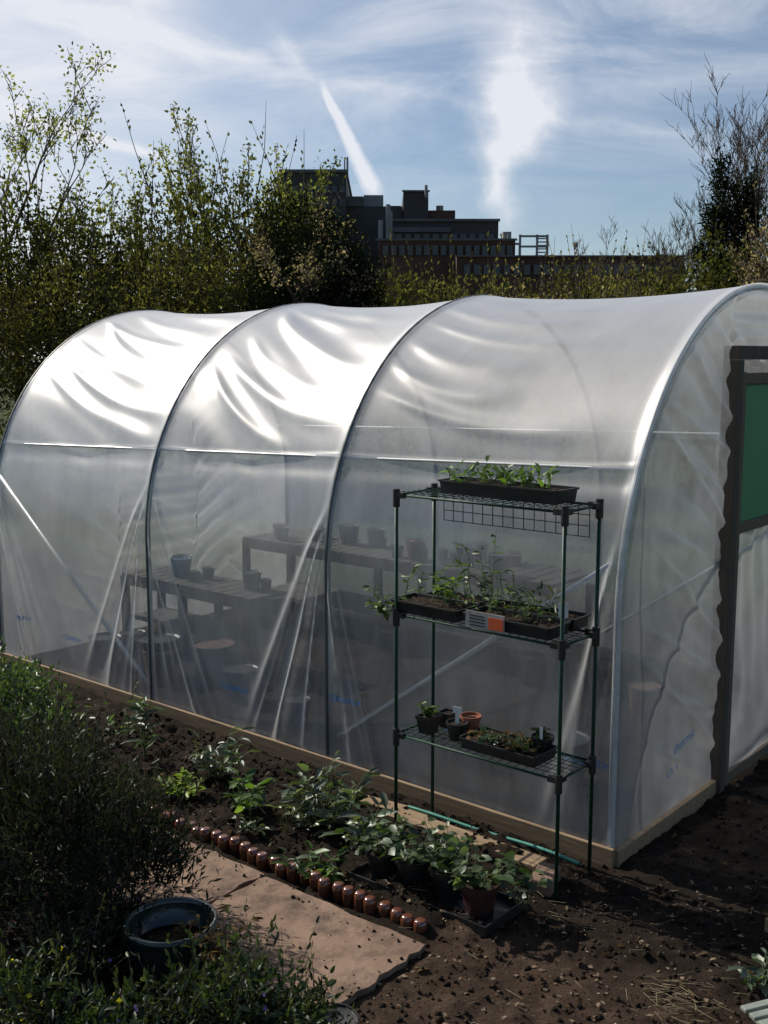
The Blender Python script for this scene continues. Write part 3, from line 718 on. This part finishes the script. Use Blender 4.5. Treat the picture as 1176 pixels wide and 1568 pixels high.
# scattered debris
def debris(name,n_,reg,L,mat,tv,tf,flat=.3,lift=.004,pk=.12):
    x0,x1,y0,y1=reg; P=np.stack([rng.uniform(x0,x1,n_),rng.uniform(y0,y1,n_),np.zeros(n_)],-1)
    a=-.765*(P[:,0]-OX)+.644*(P[:,1]-OY); b=.644*(P[:,0]-OX)+.765*(P[:,1]-OY)
    keep=~((b>-.03)&(b<3.05)&(a>-.04)&(a<5.1)); keep&=~((b>-1.06)&(b<-.95)&(a>.25)&(a<2.4))
    path=(b<-1.09)&(b>-1.7)&(a>.2); edge=(b>-1.16)|(a<.27); keep&=(~path)|(rng.random(n_)<np.where(edge,.6,pk))
    P=P[keep]; path=path[keep]
    P[:,2]=[ .024 if q else gh(x,y) for (x,y),q in zip(P[:,:2],path)]; P[:,2]+=lift
    m_=len(P); D=rng.normal(size=(m_,3))*np.array([1,1,flat]); Nn=rng.normal(size=(m_,3))*flat+np.array([0,0,1.])
    sc=L*(.15+1.0*rng.random(m_)**3.5); sc=np.where(path,sc*.6,sc)
    join_tris(name,[scatter(tv,tf,P,D,Nn,sc,sc*(.35+.5*rng.random(m_)),0)],[mat])
debris('soil_clods',20000,(-2.4,2.4,2.9,6.5),.021,M_soilclod,CL_V,CL_F,.6,.0)
debris('wood_chips',2300,(-.6,1.9,2.9,4.4),.027,M_chip,RH_V,RH_F,.25,.005)
debris('wood_chips',400,(-1.6,.2,3.6,6.2),.022,M_chip,RH_V,RH_F,.25,.006)
debris('fallen_leaves',400,(-1.4,2.2,2.9,6.0),.05,L_brown,LEAF_V,LEAF_F,.35,.006)
debris('weeds',460,(-2.0,.9,4.0,6.3),.032,L_straw,LEAF_V,LEAF_F,.8,.008,.02)
segs=[]
for k in range(170):
    if k<100: x,y=rng.normal(1.02,.08),rng.normal(3.55,.07)
    else: x,y=rng.uniform(-.3,1.8),rng.uniform(3.2,4.4)
    an=rng.normal(-.6,.5); l=rng.uniform(.02,.09); z=gh(x,y)+.01
    segs.append(((x,y,z),(x+math.cos(an)*l,y+math.sin(an)*l,z+rng.uniform(0,.012)),.0011,.0007))
join_tris('straw',[tubes(segs,4)],[simple('straw',(.3,.24,.13),None,.8,bump=0)])

# ------------------------------------------------------------------ background vegetation
def tree(name,base,H,r,maxd,spread,up,nch,leaf=None,nleaf=0,LL=.09,bark=M_bark,start=.35,lean=(0,0),lenr=.62,seed=0,cl=.12,minr=.006):
    R_=random.Random(seed); segs=[];tips=[]
    def grow(p,d,L,r_,dep):
        K=4; q=p; dd=d; cps=[]
        for k in range(K):
            dd=(dd+Vector((R_.gauss(0,.09),R_.gauss(0,.09),R_.gauss(0,.05)+up*.08))).normalized()
            q2=q+dd*(L/K); segs.append((tuple(q),tuple(q2),r_*(1-.6*k/K),r_*(1-.6*(k+1)/K))); q=q2; cps.append((q2,dd,r_*(1-.6*(k+1)/K)))
            if dep>=maxd-1: tips.append(tuple(q2))
        if dep<maxd:
            for c in range(nch):
                f=start+(1-start)*(c+R_.random()*.8)/nch if dep==0 else .2+.8*(c+R_.random())/nch
                k=min(K-1,int(f*K)); pp,pd,pr=cps[k]
                ax=Vector((R_.gauss(0,1),R_.gauss(0,1),R_.gauss(0,.3))).normalized()
                nd=(pd*(1-spread*.35)+ax*spread+Vector((0,0,up*.5))).normalized()
                grow(pp,nd,L*lenr*(.7+.5*R_.random()),max(pr*.72,minr),dep+1)
    grow(Vector(base),Vector((lean[0],lean[1],1)).normalized(),H,r,0)
    parts=[tubes(segs,5 if maxd<5 else 3,0)]; mats=[bark]
    if leaf and nleaf:
        T=np.array(tips); i=rng.integers(0,len(T),nleaf); O=T[i]+rng.normal(0,cl,(nleaf,3))
        sc=.6+.7*rng.random(nleaf)
        parts.append(scatter(RH_V,RH_F,O,rng.normal(size=(nleaf,3)),rng.normal(size=(nleaf,3)),LL*sc,LL*.6*sc,1)); mats.append(leaf)
    return join_tris(name,parts,mats)
def fan_tree(name,base,fork,rad,top,nl,seed,minr=.007):
    """rounded bare crown: limbs fan out from the fork to a dome, each carrying branches and upward twigs"""
    R_=random.Random(seed); b=Vector(base); fk=b+Vector((0,0,fork)); segs=[(tuple(b),tuple(fk),.17,.12)]
    def branch(p,d,L,r,dep):
        K=5; q=p; dd=d; cps=[]
        for k in range(K):
            dd=(dd+Vector((R_.gauss(0,.11),R_.gauss(0,.11),R_.gauss(0,.05)+.06))).normalized()
            q2=q+dd*(L/K); ra=max(r*(1-.75*k/K),minr*.6); rb=max(r*(1-.75*(k+1)/K),minr*.5)
            segs.append((tuple(q),tuple(q2),ra,rb)); q=q2; cps.append((q2,dd.copy(),rb))
        if dep<3:
            for c in range((8,6,4)[dep]):
                pp,pd,pr=cps[min(K-1,int((.15+.85*R_.random())*K))]
                ax=Vector((R_.gauss(0,1),R_.gauss(0,1),R_.gauss(0,.4))).normalized()
                branch(pp,(pd*.8+ax*.55+Vector((0,0,.18))).normalized(),L*(.42,.5,.5)[dep]*(.6+.6*R_.random()),max(pr*.6,minr),dep+1)
    for i in range(nl):
        az=R_.random()*6.283; el=math.radians(15+70*R_.random()**.8)
        d=Vector((math.cos(az)*math.cos(el),math.sin(az)*math.cos(el),math.sin(el)))
        L=1/math.sqrt((math.cos(el)/rad)**2+(math.sin(el)/(top-fork))**2)*(.72+.15*R_.random())
        branch(fk-Vector((0,0,R_.random()*.5)),d,L,.055,0)
    return join_tris(name,[tubes(segs,3,0)],[M_bark])
tree('young_tree',(-6.9,20,0),4.2,.11,4,.75,.8,4,L_young,2200,.08,M_barkpale,.5,seed=1,lenr=.50,minr=.009)
tree('young_tree',(-8.2,21,0),4.0,.11,4,.75,.8,4,L_young,1500,.08,M_barkpale,.5,seed=12,lenr=.50,minr=.009)
for k,(x,h) in enumerate([(-5.3,5.6),(-4.6,5.9),(-3.45,7.1),(-3.0,6.6),(-2.6,6.4),(-1.9,6.0),(-3.9,6.3),(-6.2,5.8)]):
    tree('poplar_tree',(x,20.5+.2*k,0),h/1.57,.06,3,.55,1.5,5,L_young,1000,.085,M_barkpale,.5,seed=20+k,lenr=.36,cl=.08,minr=.009)
tree('blossom_tree',(-1.25,16.2,0),3.0,.08,4,.8,.5,4,L_blossom,2200,.05,M_bark,.5,seed=41,lenr=.42,cl=.09)
bl=[]
for x in np.arange(-10.5,-1.0,.8):
    top=4.75+.3*math.sin(x*1.7)+(.45 if x>-4.8 else 0)
    bl.append((x,20+rng.uniform(-.5,.5),top*.52,.95,1.1,top*.48))
bush('hedge',bl,46000,.10,.055,L_hedge,700,.16,'rh',24,.7,.009)
bush('willow_bush',[(-6.6,18,1.8,1.2,1.,2.0),(-5.0,18.2,2.0,1.2,1.,2.0),(-3.4,18,1.9,1.2,1.,2.2),(-8.2,18,1.8,1.2,1.,2.0),(-2.5,17.6,2.0,.8,.9,2.0)],34000,.085,.03,L_olive,560,.15,'rh',24,.5,.008)
bush('yew_tree',[(-.95,16.6,2.1,.9,.8,2.35),(-1.55,16.8,1.9,.6,.8,2.45),(-.45,16.6,1.7,.60,.8,2.1)],40000,.06,.03,L_dark,30,.10,'rh',30,.2,.006)
bl=[(x,19+rng.uniform(-.4,.4),1.8,.75,.9,1.80+.15*math.sin(2.3*x)) for x in np.arange(.3,5.2,.6)]
bush('shrub_row',bl,28000,.09,.04,L_olive,360,.14,'rh',24,.5,.007)
bush('blossom_shrub',[(2.4,17.5,1.6,.7,.6,1.7),(3.4,17.6,1.6,.7,.6,1.6),(4.1,17.4,1.5,.6,.6,1.8)],2400,.06,.04,L_blossom,200,.12,'rh',8,.6,.006)
bl=[(4.9,19.5,1.8,.8,.8,2.0),(5.7,19,1.9,.8,.8,2.2),(6.6,18.5,2.0,.8,.8,2.3),(7.4,18.5,2.0,.9,.8,2.4)]
bush('hedge',bl,20000,.09,.05,L_hedge,200,.14,'rh',24,.5,.007)
bush('blossom_shrub',[(6.0,17,3.0,.45,.6,1.2),(6.5,17,3.4,.4,.6,1.4)],2200,.055,.04,L_blossom,240,.12,'rh',8,.5,.007)
fan_tree('bare_tree',(7.65,23.5,0),3.9,1.95,7.7,16,5)
bl=[(6.15,20,3.0,.34,.4,1.5),(6.12,20,4.4,.26,.35,.9),(6.08,20,5.2,.15,.2,.7),(6.58,20.1,4.5,.18,.3,1.1),(6.50,20,3.3,.30,.4,1.2),(5.80,20,4.0,.16,.2,.3),(5.92,20,4.75,.12,.2,.25)]
bush('conifer_tree',bl,13000,.075,.03,L_dark,120,.07,'rh',24,.3,.006)
fan_tree('bare_tree',(11.6,44,0),3.4,2.2,7.6,12,9,.012)
fan_tree('bare_tree',(10.2,52,0),3.6,1.5,7.6,10,14,.014)
bl=[(x,70+rng.uniform(-4,4),3,5,3,4.0+rng.uniform(-1,1.2)) for x in np.arange(-60,70,5.)]
bush('distant_trees',bl,12000,.5,.35,L_hedge,0,.5,'rh',16)

# ------------------------------------------------------------------ building
M_bdark=simple('dark_cladding',(.035,.032,.034),(.05,.045,.045),.7,.4,.0)
M_bbrick=simple('brick_brown',(.10,.045,.032),(.07,.035,.028),.85,.6,.2,6)
M_bwin=simple('window_glass',(.03,.04,.05),(.05,.06,.07),.3,.5,0,spec=.5)
M_bpale=simple('pale_render',(.30,.30,.30),(.2,.2,.21),.8,.5,.0)
M_btrim=simple('grey_trim',(.12,.12,.125),(.09,.09,.09),.8,.5,.0)
BL=empty('hospital_building',(0,100,0))
def X(px): return (px-588)*.0588
def Z(py): return 18.8-(py-263)*.0577
mb=MB()
mb.box(X(430),X(530),0,16,0,Z(265),0)
mb.box(X(531),X(617),2,18,0,Z(311),0)
mb.box(X(556),X(587),3,9,Z(311)+.01,Z(291),3)
mb.box(X(590),X(615),5,12,Z(311)+.01,Z(303),0)
mb.box(X(618),X(657),1.5,14,0,Z(288),0)
mb.box(X(658),X(700),2.5,16,0,Z(316),1)
mb.box(X(600),X(762),-1,1.4,0,Z(338),0)
mb.box(X(700.5),X(762),1.5,15,0,Z(338.5),0)
mb.box(X(580),X(778),-6,-1.1,0,Z(377),1)
mb.box(X(690),X(1010),-9,-6.1,0,Z(406),1)
mb.build('blocks',[M_bdark,M_bbrick,M_bwin,M_bpale],BL)
mb=MB()
mb.box(X(428),X(532),-.2,16,Z(265)+.01,Z(262)+.1)
mb.box(X(531),X(556),1.8,6,Z(311)+.01,Z(296))
mb.box(X(598),X(764),-1.3,-1.02,Z(341),Z(338)+.05); mb.box(X(576),X(780),-6.3,-6.12,Z(379),Z(376))
mb.box(X(602),X(690),-1.25,-1.03,Z(357),Z(350))
mb.box(X(616),X(659),1.3,1.48,Z(290),Z(287.5))
mb.box(X(688),X(1012),-9.3,-9.02,Z(407),Z(405))
mb.build('parapets',[M_btrim],BL)
mb=MB()
for px in range(606,755,14): mb.box(X(px),X(px+9),-1.14,-1.02,Z(372),Z(360))
for px in range(586,770,12): mb.box(X(px),X(px+8),-6.2,-6.11,Z(400),Z(386))
for py in(285,305): 
    for px in range(436,525,12): mb.box(X(px),X(px+8),-.12,-.02,Z(py+10),Z(py))
for px in range(700,1000,14): mb.box(X(px),X(px+9),-9.2,-9.11,Z(432),Z(418))
mb.build('windows',[M_bwin],BL)
mb=MB()
for px,t,b0 in((583,343,377),(594,320,377),(597,330,377)): mb.cyl((X(px),-3,Z(b0)-.5),(X(px),-3,Z(t)),.22,n=10)
mb.cyl((X(653),1,Z(300)),(X(653),1,Z(281)),.14,n=8); mb.cyl((X(532),0.5,Z(270)),(X(532),.5,Z(240)),.10,n=6); mb.box(X(527),X(529),0,.3,Z(262),Z(246))
mb.cyl((X(676),3,Z(316)),(X(676),3,Z(308)),.35,n=10)
mb.build('flues',[M_bpale],BL)
mb=MB()
for px in(770,787,812,827): mb.box(X(px)-.10,X(px)+.10,-5,-4.8,Z(407),Z(368))
for py in(370,385,402): mb.box(X(787),X(827),-5.05,-4.79,Z(py)-.10,Z(py)+.06)
for py in range(374,402,5): mb.box(X(812),X(827),-5.1,-5.06,Z(py)-.06,Z(py)+.05)
mb.box(X(762),X(787),-5.02,-4.8,Z(383),Z(380)); mb.box(X(764),X(776),-4,-2,Z(377)-3,Z(362),)
mb.build('roof_frame',[M_bpale],BL)
